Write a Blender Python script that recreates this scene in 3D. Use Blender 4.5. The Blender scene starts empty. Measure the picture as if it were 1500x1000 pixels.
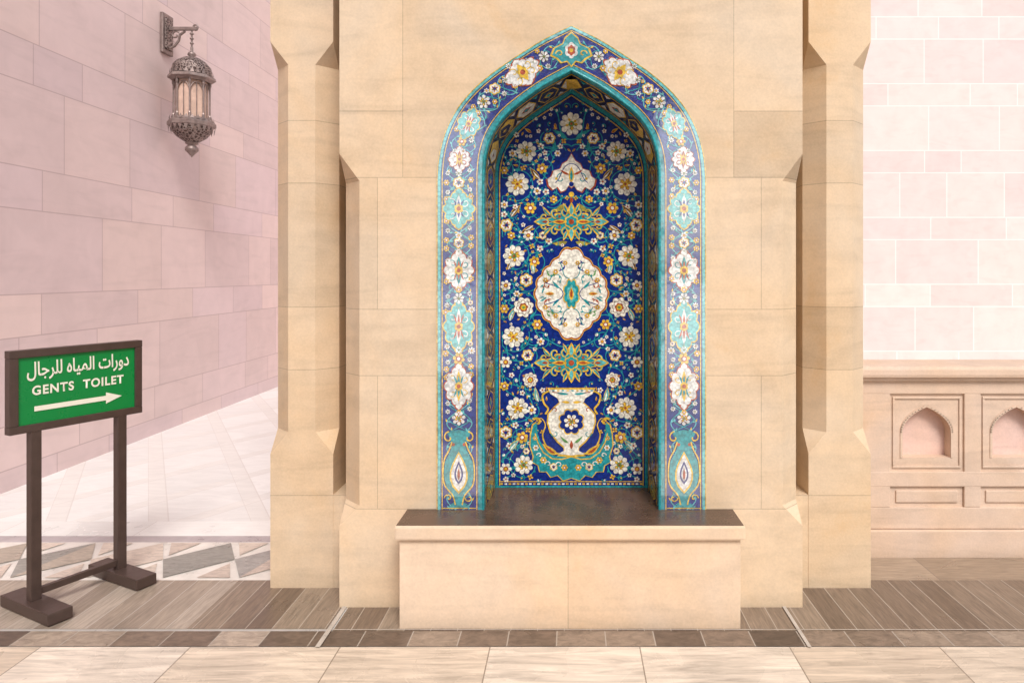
import bpy, bmesh, math, random
from mathutils import Vector, Matrix
random.seed(7)
scn=bpy.context.scene
PI=math.pi
# ---------------------------------------------------------------- node helpers
class NT:
    def __init__(s,name):
        s.mat=bpy.data.materials.new(name); s.mat.use_nodes=True
        s.t=s.mat.node_tree; s.b=s.t.nodes['Principled BSDF']
        s.geo=s.t.nodes.new('ShaderNodeNewGeometry')
        sp=s.t.nodes.new('ShaderNodeSeparateXYZ'); s.t.links.new(s.geo.outputs['Position'],sp.inputs[0])
        s.X,s.Y,s.Z=sp.outputs; s.P=s.geo.outputs['Position']
    def put(s,sock,v):
        if isinstance(v,bpy.types.NodeSocket): s.t.links.new(v,sock)
        elif isinstance(v,(tuple,list)) and len(v)==3 and sock.type=='RGBA': sock.default_value=(*v,1)
        else: sock.default_value=v
    def m(s,op,a,b=0.0,c=0.0):
        n=s.t.nodes.new('ShaderNodeMath'); n.operation=op
        s.put(n.inputs[0],a); s.put(n.inputs[1],b); s.put(n.inputs[2],c); return n.outputs[0]
    def noise(s,scale,detail=3,vec=None,rough=.5,dist=0):
        n=s.t.nodes.new('ShaderNodeTexNoise'); n.inputs['Scale'].default_value=scale
        n.inputs['Detail'].default_value=detail; n.inputs['Roughness'].default_value=rough
        n.inputs['Distortion'].default_value=dist
        s.put(n.inputs['Vector'],vec if vec else s.P); return n.outputs[0]
    def scaled(s,v):
        n=s.t.nodes.new('ShaderNodeVectorMath'); n.operation='MULTIPLY'; s.put(n.inputs[0],s.P); n.inputs[1].default_value=v; return n.outputs[0]
    def mix(s,f,a,b,mode='MIX'):
        n=s.t.nodes.new('ShaderNodeMix'); n.data_type='RGBA'; n.blend_type=mode
        s.put(n.inputs[0],f); s.put(n.inputs[6],a); s.put(n.inputs[7],b); return n.outputs[2]
    def ramp(s,f,stops):
        n=s.t.nodes.new('ShaderNodeValToRGB'); e=n.color_ramp.elements
        while len(e)<len(stops): e.new(.5)
        for k,(p,c) in enumerate(stops):
            e[k].position=p; e[k].color=(*c,1)
        s.put(n.inputs[0],f); return n.outputs[0]
    def mr(s,f,a,b,c,d):
        n=s.t.nodes.new('ShaderNodeMapRange'); s.put(n.inputs[0],f)
        for k,v in enumerate((a,b,c,d)): n.inputs[k+1].default_value=v
        return n.outputs[0]
    def white(s,x,y=0.0):
        c=s.t.nodes.new('ShaderNodeCombineXYZ'); s.put(c.inputs[0],x); s.put(c.inputs[1],y)
        n=s.t.nodes.new('ShaderNodeTexWhiteNoise'); n.noise_dimensions='3D'; s.put(n.inputs['Vector'],c.outputs[0]); return n.outputs['Value']
    def val(s,v,col):
        n=s.t.nodes.new('ShaderNodeVectorMath'); n.operation='SCALE'; s.put(n.inputs[0],col); s.put(n.inputs[3],v); return n.outputs[0]
    def bump(s,h,strength=.3,dist=.002):
        n=s.t.nodes.new('ShaderNodeBump'); n.inputs['Strength'].default_value=strength; n.inputs['Distance'].default_value=dist
        s.put(n.inputs['Height'],h); s.t.links.new(n.outputs[0],s.b.inputs['Normal'])
    def fin(s,col,rough=.6,metal=0,ior=1.45):
        s.put(s.b.inputs['Base Color'],col); s.put(s.b.inputs['Roughness'],rough)
        s.b.inputs['Metallic'].default_value=metal; s.b.inputs['IOR'].default_value=ior; return s.mat

def stone(name,base,hj=(),vj=(),tones=(),rough=.62,warm=(1.04,.95,.82),jd=-.30):
    n=NT(name)
    big=n.noise(1.6,3,rough=.6,dist=.6); fine=n.noise(110,1); med=n.noise(8,4,rough=.65)
    col=n.mix(n.mr(big,.35,.7,0,1),base,tuple(b*w for b,w in zip(base,warm)))
    streak=n.noise(3,4,vec=n.scaled((.6,.6,4)),dist=1.2)
    f=n.m('ADD',n.mr(med,.3,.7,.93,1.06),n.mr(fine,.3,.7,-.035,.035))
    f=n.m('ADD',f,n.mr(streak,.48,.75,0,-.12))
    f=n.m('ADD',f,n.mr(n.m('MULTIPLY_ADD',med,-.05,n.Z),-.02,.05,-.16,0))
    for (x0,x1,z0,z1,v) in tones:
        r=n.m('MULTIPLY',n.m('COMPARE',n.X,(x0+x1)/2,(x1-x0)/2),n.m('COMPARE',n.Z,(z0+z1)/2,(z1-z0)/2))
        f=n.m('MULTIPLY_ADD',r,v,f)
    j=None
    for (z,x0,x1) in hj:
        r=n.m('COMPARE',n.Z,z,.0018)
        if x1-x0<3: r=n.m('MULTIPLY',r,n.m('COMPARE',n.X,(x0+x1)/2,(x1-x0)/2))
        j=r if j is None else n.m('MAXIMUM',j,r)
    for (x,z0,z1) in vj:
        r=n.m('MULTIPLY',n.m('COMPARE',n.X,x,.0016),n.m('COMPARE',n.Z,(z0+z1)/2,(z1-z0)/2)); j=r if j is None else n.m('MAXIMUM',j,r)
    spm=n.mr(n.m('MULTIPLY',big,n.m('ADD',med,.5)),.64,.76,0,.45)
    col=n.mix(spm,col,(base[0]*.88,base[1]*.74,base[2]*.55))
    if j is not None: f=n.m('MULTIPLY_ADD',j,jd,f)
    col=n.val(f,col)
    n.bump(n.noise(45,3),.26,.003)
    return n.fin(col,rough)

def wallmat(name,axis,base,alt,jcol,off=0.0,jw=.0045,jf=.5,tv=.05):
    n=NT(name); A=n.Y if axis=='Y' else n.X
    zp=n.m('DIVIDE',n.m('SUBTRACT',n.Z,.15),.9)
    per=n.m('FLOOR',zp); fr=n.m('SUBTRACT',zp,per)
    isl=n.m('GREATER_THAN',fr,1/3)
    row=n.m('MULTIPLY_ADD',per,2,isl)
    dz=n.m('MINIMUM',n.m('MINIMUM',fr,n.m('SUBTRACT',1,fr)),n.m('ABSOLUTE',n.m('SUBTRACT',fr,1/3)))
    jz=n.m('LESS_THAN',dz,jw/.9)
    ro=n.m('ADD',n.m('MULTIPLY',n.m('FRACT',n.m('MULTIPLY',row,.618)),.9),off)
    u=n.m('DIVIDE',n.m('ADD',A,ro),.86)
    uc=n.m('FLOOR',u); wob=n.m('MULTIPLY',n.m('SUBTRACT',n.white(uc,row),.5),.5)
    fu=n.m('SUBTRACT',u,uc)
    split=n.m('ADD',.5,wob)
    right=n.m('GREATER_THAN',fu,split)
    jx=n.m('LESS_THAN',n.m('ABSOLUTE',n.m('SUBTRACT',fu,split)),jw/.86)
    bid=n.m('ADD',uc,right)
    j=n.m('MAXIMUM',jz,jx)
    tone=n.white(bid,n.m('ADD',row,17.3)); hue=n.white(n.m('ADD',bid,5.5),row)
    col=n.mix(hue,base,alt)
    med=n.noise(4,4,rough=.6,dist=.5)
    f=n.m('ADD',n.mr(tone,0,1,1-tv,1+tv),n.mr(med,.3,.7,-.045,.045))
    streak=n.noise(2.5,4,vec=n.scaled((1,.5,3)),dist=1.5); f=n.m('ADD',f,n.mr(streak,.5,.7,0,-.06))
    col=n.val(f,col); col=n.mix(n.m('MULTIPLY',j,jf),col,jcol)
    n.bump(n.noise(35,3),.15,.003)
    return n.fin(col,.5)

def floormat(name,stops,wx,offx,wy=1000,offy=500.0,jcol=(.3,.26,.22),jw=.003,streak=(1,12,1),rough=.3,vein=.12,bias=0):
    n=NT(name)
    v=n.m('DIVIDE',n.m('ADD',n.Y,offy),wy); vc=n.m('FLOOR',v); fv=n.m('SUBTRACT',v,vc)
    u=n.m('DIVIDE',n.m('ADD',n.X,n.m('ADD',offx,n.m('MULTIPLY',vc,wx*.5))),wx); uc=n.m('FLOOR',u); fu=n.m('SUBTRACT',u,uc)
    jx=n.m('LESS_THAN',n.m('MINIMUM',fu,n.m('SUBTRACT',1,fu)),jw/wx)
    jy=n.m('LESS_THAN',n.m('MINIMUM',fv,n.m('SUBTRACT',1,fv)),jw/wy)
    j=n.m('MAXIMUM',jx,jy)
    wn=n.white(uc,vc)
    col=n.ramp(wn,stops)
    cv=n.t.nodes.new('ShaderNodeCombineXYZ'); n.put(cv.inputs[1],n.m('MULTIPLY',wn,9)); n.put(cv.inputs[0],n.m('MULTIPLY',wn,5))
    av=n.t.nodes.new('ShaderNodeVectorMath'); n.put(av.inputs[0],n.scaled(streak)); n.put(av.inputs[1],cv.outputs[0])
    st=n.noise(6,6,vec=av.outputs[0],rough=.68,dist=.8); st2=n.noise(3,4,rough=.6,dist=1)
    f=n.m('ADD',n.mr(st,.3,.7,1-vein,1+vein),n.mr(st2,.3,.7,-.09,.09))
    col=n.val(f,col); col=n.mix(n.m('MULTIPLY',j,.85),col,jcol)
    return n.fin(col,n.mr(st2,.3,.7,rough-.08,rough+.14))

def plain(name,col,rough=.5,metal=0,var=.12,scale=30,ior=1.45,bump=.1):
    n=NT(name); t=n.noise(scale,4,rough=.6)
    if bump: n.bump(n.noise(scale,2),bump,.002)
    return n.fin(n.val(n.mr(t,.3,.7,1-var,1+var),n.mix(0,col,col)),n.mr(t,.3,.7,rough-.05,rough+.08),metal,ior)

def tilemat(name,col,var=.22,ior=1.5,rough=.14):
    n=NT(name)
    v=n.t.nodes.new('ShaderNodeTexVoronoi'); v.inputs['Scale'].default_value=80; n.put(v.inputs['Vector'],n.P)
    s=n.t.nodes.new('ShaderNodeSeparateColor'); n.put(s.inputs[0],v.outputs['Color'])
    g=n.mr(v.outputs['Distance'],.45,.75,1,.70)
    f=n.mr(s.outputs[0],0,1,1-var,1+var*.7)
    col2=n.val(n.m('MULTIPLY',f,g),n.mix(0,col,col))
    h=n.m('MULTIPLY_ADD',s.outputs[1],.3,n.noise(14,2))
    n.bump(h,.22,.003)
    return n.fin(col2,rough,0,ior)

# ---------------------------------------------------------------- mesh helpers
def obj(name,verts,faces,mats,idx=None,parent=None,smooth=False):
    me=bpy.data.meshes.new(name); me.from_pydata([tuple(v) for v in verts],[],faces)
    if not isinstance(mats,(list,tuple)): mats=[mats]
    for m in mats: me.materials.append(m)
    if idx: me.polygons.foreach_set('material_index',idx)
    if smooth: me.polygons.foreach_set('use_smooth',[True]*len(me.polygons))
    me.update()
    o=bpy.data.objects.new(name,me); scn.collection.objects.link(o)
    if parent: o.parent=parent
    return o
def empty(name,loc=(0,0,0),rz=0):
    e=bpy.data.objects.new(name,None); e.location=loc; e.rotation_euler=(0,0,rz); scn.collection.objects.link(e); return e
def box(name,b,mat,bev=.003,parent=None):
    x0,x1,y0,y1,z0,z1=b
    bm=bmesh.new(); bmesh.ops.create_cube(bm,size=1)
    for v in bm.verts: v.co=Vector(((x0+x1)/2+v.co.x*(x1-x0),(y0+y1)/2+v.co.y*(y1-y0),(z0+z1)/2+v.co.z*(z1-z0)))
    if bev: bmesh.ops.bevel(bm,geom=bm.edges[:],offset=bev,segments=2,affect='EDGES',profile=.6)
    me=bpy.data.meshes.new(name); bm.to_mesh(me); bm.free(); me.materials.append(mat)
    o=bpy.data.objects.new(name,me); scn.collection.objects.link(o)
    if parent: o.parent=parent
    return o
def sheet(name,x0,x1,y0,y1,z,mat,parent=None):
    return obj(name,[(x0,y0,z),(x1,y0,z),(x1,y1,z),(x0,y1,z)],[(0,1,2,3)],mat,parent=parent)
def join(objs,name,parent=None):
    vs=[];fs=[];mi=[];mats=[]
    for o in objs:
        b=len(vs); M=o.matrix_basis
        vs+= [M@v.co for v in o.data.vertices]
        mp=[]
        for m in o.data.materials:
            if m not in mats: mats.append(m)
            mp.append(mats.index(m))
        for p in o.data.polygons:
            fs.append([b+i for i in p.vertices]); mi.append(mp[p.material_index])
        bpy.data.objects.remove(o)
    return obj(name,vs,fs,mats,mi,parent)
def lathe(name,prof,seg,mat,c=(0,0,0),parent=None,smooth=False,rot=0):
    vs=[];fs=[]
    for r,z in prof:
        for k in range(seg):
            a=2*PI*k/seg+rot; vs.append((c[0]+r*math.cos(a),c[1]+r*math.sin(a),c[2]+z))
    for i in range(len(prof)-1):
        for k in range(seg):
            fs.append((i*seg+k,i*seg+(k+1)%seg,(i+1)*seg+(k+1)%seg,(i+1)*seg+k))
    fs.append(list(range(seg))[::-1]); fs.append([(len(prof)-1)*seg+k for k in range(seg)])
    return obj(name,vs,fs,mat,parent=parent,smooth=smooth)
def tube(name,pts,r,mat,parent=None,seg=8):
    vs=[];fs=[]
    pts=[Vector(p) for p in pts]
    for i,p in enumerate(pts):
        t=(pts[min(i+1,len(pts)-1)]-pts[max(i-1,0)]).normalized()
        a=Vector((0,1,0)).cross(t); a=a.normalized() if a.length>1e-3 else Vector((1,0,0))
        b=t.cross(a)
        for k in range(seg):
            an=2*PI*k/seg; vs.append(p+a*math.cos(an)*r+b*math.sin(an)*r)
    for i in range(len(pts)-1):
        for k in range(seg): fs.append((i*seg+k,i*seg+(k+1)%seg,(i+1)*seg+(k+1)%seg,(i+1)*seg+k))
    return obj(name,vs,fs,mat,parent=parent,smooth=True)

# ---------------------------------------------------------------- curves of the niche
SW=.00306; SB=.00337; YW=3.06; YB=3.37; H0=1.5
def catmull(p,n=10):
    out=[]; q=[p[0]]+p+[p[-1]]
    for i in range(1,len(q)-2):
        for k in range(n):
            t=k/n; a,b,c,d=q[i-1],q[i],q[i+1],q[i+2]
            out.append(tuple(.5*((2*b[j])+(-a[j]+c[j])*t+(2*a[j]-5*b[j]+4*c[j]-d[j])*t*t+(-a[j]+3*b[j]-3*c[j]+d[j])*t**3) for j in (0,1)))
    out.append(p[-1]); return out
def resample(p,n):
    L=[0]
    for a,b in zip(p,p[1:]): L.append(L[-1]+math.dist(a,b))
    out=[];k=0
    for i in range(n+1):
        s=L[-1]*i/n
        while k<len(L)-2 and L[k+1]<s: k+=1
        t=(s-L[k])/max(1e-9,L[k+1]-L[k]); out.append(tuple(p[k][j]+(p[k+1][j]-p[k][j])*t for j in (0,1)))
    return out
NS,NA=30,48
def half(bottom,arch,s):
    a=[(u,400-y) for u,y in arch]; b=(bottom[0],400-bottom[1])
    st=[(b[0]+(a[0][0]-b[0])*i/NS,b[1]+(a[0][1]-b[1])*i/NS) for i in range(NS)]
    ar=resample(catmull(a),NA)
    return [(u*s,H0+v*s) for u,v in st+ar]
inner=half((129,752),[(129,255),(126,225),(116,195),(97,168),(71,146),(44,127),(20,113.5),(0,103)],SW)
outer=half((197,748.5),[(197,262),(194,230),(185,195),(168,161),(144,132),(115,107),(80,83),(40,58),(0,38)],SW)
back=half((110,716),[(110,262),(108,240),(100,216),(86,196),(65,177),(40,160),(18,146),(0,134)],SB)

# ---------------------------------------------------------------- materials
BE=(.66,.52,.375)
hj=[(2.225,-2,-.756),(2.225,.728,2),(1.928,-2,2),(1.338,-2,2),(1.041,-2,2),(.444,-2,2)]
vj=[(-.756,1.928,6),(.728,1.928,6),(-.869,1.338,1.928),(-.869,.444,1.041),(.851,1.338,1.928),(.851,.444,1.041)]
tn=[(.728,1.04,1.928,2.225,-.15),(-.756,.728,1.93,6,-.04),(-.869,.851,1.338,1.928,.04),(-1.1,-.869,1.338,1.928,-.05),
    (-1.6,-1.1,1.338,1.928,-.08),(1.1,1.6,1.041,1.338,-.08),(-1.1,1.1,0,.444,.06),(-1.6,-1.1,.444,1.041,-.04),(1.1,1.6,1.928,2.225,-.06),(-.869,.851,.444,1.041,.02)]
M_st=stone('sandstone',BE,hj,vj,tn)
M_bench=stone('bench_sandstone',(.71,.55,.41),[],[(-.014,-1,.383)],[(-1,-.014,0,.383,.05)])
M_par=stone('parapet_stone',(.64,.495,.40))
M_parp=stone('parapet_pink',(.70,.51,.46))
M_lw=wallmat('pink_wall_left','Y',(.69,.55,.565),(.74,.585,.56),(.38,.26,.27),.2,.004,.55,.05)
M_bw=wallmat('pink_wall_back','X',(.69,.535,.515),(.73,.58,.54),(.84,.73,.70),.35,.007,.7,.045)
M_slab=plain('polished_brown_stone',(.10,.058,.04),.26,0,.3,6,1.4,.04)
M_bronze=plain('dark_bronze_paint',(.085,.056,.047),.38,.3,.12,20)
M_green=plain('sign_green',(.0,.22,.045),.3,0,.0,20,bump=0)
M_white=plain('sign_lettering',(.82,.80,.68),.5,0,.03,20,bump=0)

TC={'blue':(.006,.026,.21),'navy':(.01,.012,.05),'turq':(.02,.30,.33),'lturq':(.12,.47,.47),'cream':(.84,.80,.70),'gold':(.76,.47,.05),
    'red':(.40,.075,.03),'green':(.12,.30,.09),'brown':(.14,.06,.03),'sky':(.12,.30,.55),'olive':(.35,.30,.06)}
TK=list(TC); TM=[tilemat('glazed_tile_'+k,TC[k]) for k in TK]
TMF=[tilemat('frame_tile_'+k,tuple(min(.88,c*1.2+.012) for c in TC[k]),ior=3.3,rough=.07) for k in TK]

# ---------------------------------------------------------------- tile drawing
class Draw:
    def __init__(s,fmap): s.v=[];s.f=[];s.i=[];s.map=fmap;s.sg=1;s.c=0
    def off(s,layer):
        s.c+=1; return layer*.0006+(s.c%200)*2.4e-6
    def poly(s,pts,col,layer):
        d=s.off(layer); b=len(s.v)
        for (u,w) in pts: s.v.append(s.map(u*s.sg,w,d))
        s.f.append(list(range(b,b+len(pts)))); s.i.append(TK.index(col))
    def rib(s,pts,w,col,layer,taper=False):
        d=s.off(layer); b=len(s.v); n=len(pts)
        for i,p in enumerate(pts):
            q0=pts[max(i-1,0)];q1=pts[min(i+1,n-1)]; tx,ty=q1[0]-q0[0],q1[1]-q0[1]; l=math.hypot(tx,ty) or 1
            ww=w/2*((1-.8*i/(n-1)) if taper else 1)
            nx,ny=-ty/l*ww,tx/l*ww
            s.v.append(s.map((p[0]+nx)*s.sg,p[1]+ny,d)); s.v.append(s.map((p[0]-nx)*s.sg,p[1]-ny,d))
        for i in range(n-1):
            s.f.append([b+2*i,b+2*i+1,b+2*i+3,b+2*i+2]); s.i.append(TK.index(col))
    def both(s,fn,*a):
        for g in (1,-1):
            s.sg=g; fn(*a)
        s.sg=1
    def obj(s,name,parent,mats=None): return obj(name,s.v,s.f,mats or TM,s.i,parent)
def leafp(x,y,a,L,W,n=6,sk=0):
    ca,sa=math.cos(a),math.sin(a); up=[];dn=[]
    for i in range(n+1):
        t=i/n; w=W/2*math.sin(PI*t**.8)*(1 if i<n else 0); k=sk*L*t*t
        up.append((L*t,w+k)); dn.append((L*t,-w+k))
    pts=up+dn[-2:0:-1]
    return [(x+px*ca-py*sa,y+px*sa+py*ca) for px,py in pts]
def petal(x,y,a,L,W):
    ca,sa=math.cos(a),math.sin(a); half_=[(0,.12),(.3,.55),(.55,.9),(.72,1),(.86,.8),(.94,.4)]
    pts=[(L*t,W/2*w) for t,w in half_]+[(L,0)]+[(L*t,-W/2*w) for t,w in half_[::-1]]
    return [(x+px*ca-py*sa,y+px*sa+py*ca) for px,py in pts]
def scal(x,y,W,H,k,a,n=96,ph=0,rot=0):
    out=[]
    ca,sa=math.cos(rot),math.sin(rot)
    for i in range(n):
        th=2*PI*i/n; f=1-a+a*abs(math.sin(k*th/2+ph)); px,py=W*f*math.cos(th),H*f*math.sin(th)
        out.append((x+px*ca-py*sa,y+px*sa+py*ca))
    return out
def disc(x,y,r,n=12,ry=None): return [(x+r*math.cos(2*PI*i/n),y+(ry or r)*math.sin(2*PI*i/n)) for i in range(n)]
def spiral(x,y,r0,r1,a0,turn,n=26):
    return [(x+(r0+(r1-r0)*i/n)*math.cos(a0+turn*i/n),y+(r0+(r1-r0)*i/n)*math.sin(a0+turn*i/n)) for i in range(n+1)]
def bez(a,b,bend,n=14):
    dx,dy=b[0]-a[0],b[1]-a[1]
    c1=(a[0]+dx*.3-dy*bend,a[1]+dy*.3+dx*bend); c2=(a[0]+dx*.7+dy*bend*.4,a[1]+dy*.7-dx*bend*.4)
    out=[]
    for i in range(n+1):
        t=i/n;q=1-t
        out.append(tuple(q**3*a[j]+3*q*q*t*c1[j]+3*q*t*t*c2[j]+t**3*b[j] for j in (0,1)))
    return out
def flower(D,x,y,r,kind=0,rot=0,L=4):
    if kind==0:
        n=9 if r>12 else 7
        D.poly(scal(x,y,r*.9,r*.9,n,.16,6*n,rot=rot,ph=PI/2),'brown',L)
        for k in range(n):
            a=2*PI*k/n+rot; D.poly(petal(x+r*.22*math.cos(a),y+r*.22*math.sin(a),a,r*.80,r*.50),'cream',L+1)
        if r>8:
            D.poly(scal(x,y,r*.56,r*.56,n,.22,6*n,rot=rot+.3,ph=PI/2),'red' if int(x*3+y)%2 else 'brown',L+1.6)
            for k in range(n):
                a=2*PI*(k+.5)/n+rot; D.poly(petal(x+r*.12*math.cos(a),y+r*.12*math.sin(a),a,r*.42,r*.22),'cream' if k%2 else 'gold',L+2.2)
        D.poly(disc(x,y,r*.25),'gold' if int(x)%2 else 'green',L+3); D.poly(disc(x,y,r*.12,8),'red',L+4)
    elif kind==1:
        D.poly(scal(x,y,r,r,6,.2,36,rot=rot),'gold',L); D.poly(scal(x,y,r*.8,r*.8,6,.22,36,rot=rot),'cream',L+1)
        for k in range(6): D.poly(leafp(x,y,2*PI*(k+.5)/6+rot,r*.62,r*.26),'olive' if k%2 else 'red',L+2)
        D.poly(disc(x,y,r*.24),'blue',L+3)
    elif kind==2:
        for k in range(6): D.poly(petal(x,y,2*PI*k/6+rot,r,r*.62),'gold',L+1)
        D.poly(scal(x,y,r*.5,r*.5,5,.2,30),'red',L+2); D.poly(disc(x,y,r*.28),'cream',L+3)
    elif kind==3:
        for k in range(6): D.poly(petal(x,y,2*PI*k/6+rot,r,r*.6),'cream',L+1)
        D.poly(disc(x,y,r*.42),'red',L+2); D.poly(disc(x,y,r*.24),'gold',L+3)
    elif kind==4:
        n=8
        D.poly(scal(x,y,r*1.05,r*1.05,n,.2,64,rot=rot),'brown',L-.2)
        D.poly(scal(x,y,r,r,n,.22,64,rot=rot),'cream',L)
        D.poly(scal(x,y,r*.74,r*.74,n,.24,64,rot=rot+.2),'brown',L+1)
        D.poly(scal(x,y,r*.67,r*.67,n,.24,64,rot=rot+.2),'cream',L+2)
        D.poly(scal(x,y,r*.45,r*.45,6,.2,48,rot=rot),'red',L+3); D.poly(disc(x,y,r*.28),'gold',L+4); D.poly(disc(x,y,r*.14,8),'green',L+5)
def leafy(D,pts,col,L,every=4,ln=7,w=3.4):
    for i in range(2,len(pts)-2,every):
        a=math.atan2(pts[i+1][1]-pts[i][1],pts[i+1][0]-pts[i][0]); sgn=1 if (i//every)%2 else -1
        D.poly(leafp(pts[i][0],pts[i][1],a+sgn*.8,ln,w,5,-.12*sgn),col,L)
def arab(D,cx,cy,W,H):
    D.poly(scal(cx,cy,W*.72,H*.62,10,.3,120),'gold',4); D.poly(scal(cx,cy,W*.66,H*.52,10,.3,120),'turq',5)
    def h():
        for sy in (1,-1):
            for (dx,dy,r,a0,t) in ((W*.42,sy*H*.55,H*.36,-sy*1.6,sy*4.6),(W*.72,sy*H*.28,H*.3,-sy*1.6,sy*4.6),(W*.16,sy*H*.62,H*.3,-sy*1.6,sy*4.4)):
                p=spiral(cx+dx,cy+dy,r,1.0,a0,t); D.rib(p,5.4,'turq',6,True); D.rib(p,1.7,'gold',7)
            D.poly(leafp(cx+W*.1,cy+sy*H*.5,sy*1.15,H*.66,6),'gold',6); D.poly(leafp(cx+W*.12,cy+sy*H*.55,sy*1.15,H*.5,3),'turq',7)
            D.poly(leafp(cx+W*.55,cy+sy*H*.35,sy*.55,W*.34,6,6,sy*.3),'gold',6); D.poly(leafp(cx+W*.58,cy+sy*H*.37,sy*.55,W*.28,3,6,sy*.3),'turq',6.5)
        D.poly(leafp(cx+W*.6,cy,0,W*.42,H*.5),'gold',6); D.poly(leafp(cx+W*.62,cy,0,W*.34,H*.34),'lturq',7); D.poly(leafp(cx+W*.64,cy,0,W*.16,H*.16),'red',8)
        D.poly(leafp(cx+W*.14,cy,0,W*.4,H*.28),'gold',8); D.poly(leafp(cx+W*.2,cy,0,W*.26,H*.14),'red',9)
        D.poly(disc(cx+W*.32,cy+H*.3,2.2,8),'red',8); D.poly(disc(cx+W*.32,cy-H*.3,2.2,8),'red',8)
    D.both(h)
    D.poly(scal(cx,cy,H*.42,H*.42,6,.2,48),'gold',9); D.poly(scal(cx,cy,H*.34,H*.34,6,.2,48),'turq',10); D.poly(disc(cx,cy,H*.16),'red',11)
    D.poly(leafp(cx,cy+H*.35,PI/2,H*.8,H*.4),'gold',8);D.poly(leafp(cx,cy-H*.35,-PI/2,H*.8,H*.4),'gold',8)
    D.poly(leafp(cx,cy+H*.4,PI/2,H*.6,H*.22),'lturq',9);D.poly(leafp(cx,cy-H*.4,-PI/2,H*.6,H*.22),'lturq',9)

# ================================================================ BACK PANEL
def bmap(u,w,d): return (u*SB,YB-.002-d,H0+w*SB)
B=Draw(bmap)
bc=[(x/SB,(z-H0)/SB) for x,z in back]
full=[(-x,z) for x,z in bc]+[(x,z) for x,z in bc[-2::-1]]
B.poly(full,'blue',0)
def inset(c,k):
    out=[]
    for i,(x,y) in enumerate(c):
        a=c[max(i-1,0)];b=c[min(i+1,len(c)-1)]; tx,ty=b[0]-a[0],b[1]-a[1]; l=math.hypot(tx,ty)
        if i==len(c)-1: out.append((0,y-k*1.5)); continue
        nx,ny=-ty/l,tx/l
        out.append((x+nx*k,y+ny*k))
    return [(max(x,0),y) for x,y in out]
def bord():
    B.rib(inset(bc,1.2),2.6,'turq',1); B.rib(inset(bc,5),1.5,'gold',2)
B.both(bord)
yb=-313
B.rib([(-109,yb+1),(109,yb+1)],2.6,'turq',2.5)
for k in range(-17,18): B.rib([(k*6-2,yb+5),(k*6+2,yb+5)],2.2,'gold' if k%2 else 'cream',3)
B.rib([(-104,yb+8.5),(104,yb+8.5)],1.3,'gold',3)
Y=lambda py:400-py
ros=[(66,222,15,0),(79,270,17,0),(95,330,10,1),(60,305,9,2),(84,375,16,0),(54,383,8,2),(66,410,10,1),(96,418,8,3),(70,450,15,4),(50,475,8,2),
     (85,493,16,0),(64,520,9,1),(96,530,9,3),(60,556,11,4),(79,597,16,0),(96,633,10,1),(72,640,9,2),(70,680,14,0),(96,686,9,3),(43,247,8,2),(32,203,9,1),
     (98,452,7,2),(98,565,7,2),(98,300,6,3),(98,250,6,2),(63,345,8,3),(86,225,6,3),(42,345,6,1),(45,500,6,3),(88,345,6,2),(80,430,5,3),(58,600,7,3),(66,660,5,1),(20,225,5,3),(50,280,6,3),(26,292,6,2)]
rp=[(x,Y(y)) for x,y,r,k in ros]
def vines():
    done=set()
    for i,a in enumerate(rp):
        ds=sorted(range(len(rp)),key=lambda j:math.dist(a,rp[j]))[1:4]
        for q,j in enumerate(ds):
            key=(min(i,j),max(i,j))
            if key in done: continue
            done.add(key); p=bez(a,rp[j],.5 if (i+q)%2 else -.5,16); B.rib(p,1.35,'turq',2); leafy(B,p,'gold' if (i+j)%4==0 else 'turq',2.6,6,6,2.3)
    for (x,y,r,k),i in zip(ros,range(99)):
        p=spiral(x,Y(y),r+3,r+8,i*1.3,3.9 if i%2 else -3.9,24); p=[(min(max(q[0],3),101),q[1]) for q in p]
        B.rib(p,1.25,'turq',2.3)
        if r>9: leafy(B,p,'gold' if i%3==0 else 'turq',2.7,7,5,2.0)
B.both(vines)
def rosd():
    for i,(x,y,r,k) in enumerate(ros): flower(B,x,Y(y),r,k,i*.7,4)
B.both(rosd)
occ=[(x,Y(y),r) for x,y,r,k in ros]
cen=[(0,Y(182),17,17),(0,Y(252),38,34),(0,Y(325),58,28),(0,Y(430),56,68),(0,Y(531),58,28),(0,Y(612),40,50),(0,Y(668),62,42)]
def infield(x,y):
    if y<Y(250): return x<100 and y>Y(703)
    for i in range(len(bc)-1):
        if bc[i][1]<=y<=bc[i+1][1]: return x<bc[i][0]-9
    return False
buds=[];tries=0
while tries<14000 and len(buds)<190:
    tries+=1; x=random.uniform(2,101); y=random.uniform(Y(703),Y(150)); r=random.choice((2.3,2.8,3.4,4.2,5)) if tries<6000 else 2.4
    if not infield(x,y): continue
    if any(math.dist((x,y),(o[0],o[1]))<o[2]+r+.5 for o in occ): continue
    if any(((x-c[0])/(c[2]+r))**2+((y-c[1])/(c[3]+r))**2<1 for c in cen): continue
    if x<r+1: continue
    buds.append((x,y,r)); occ.append((x,y,r))
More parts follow.
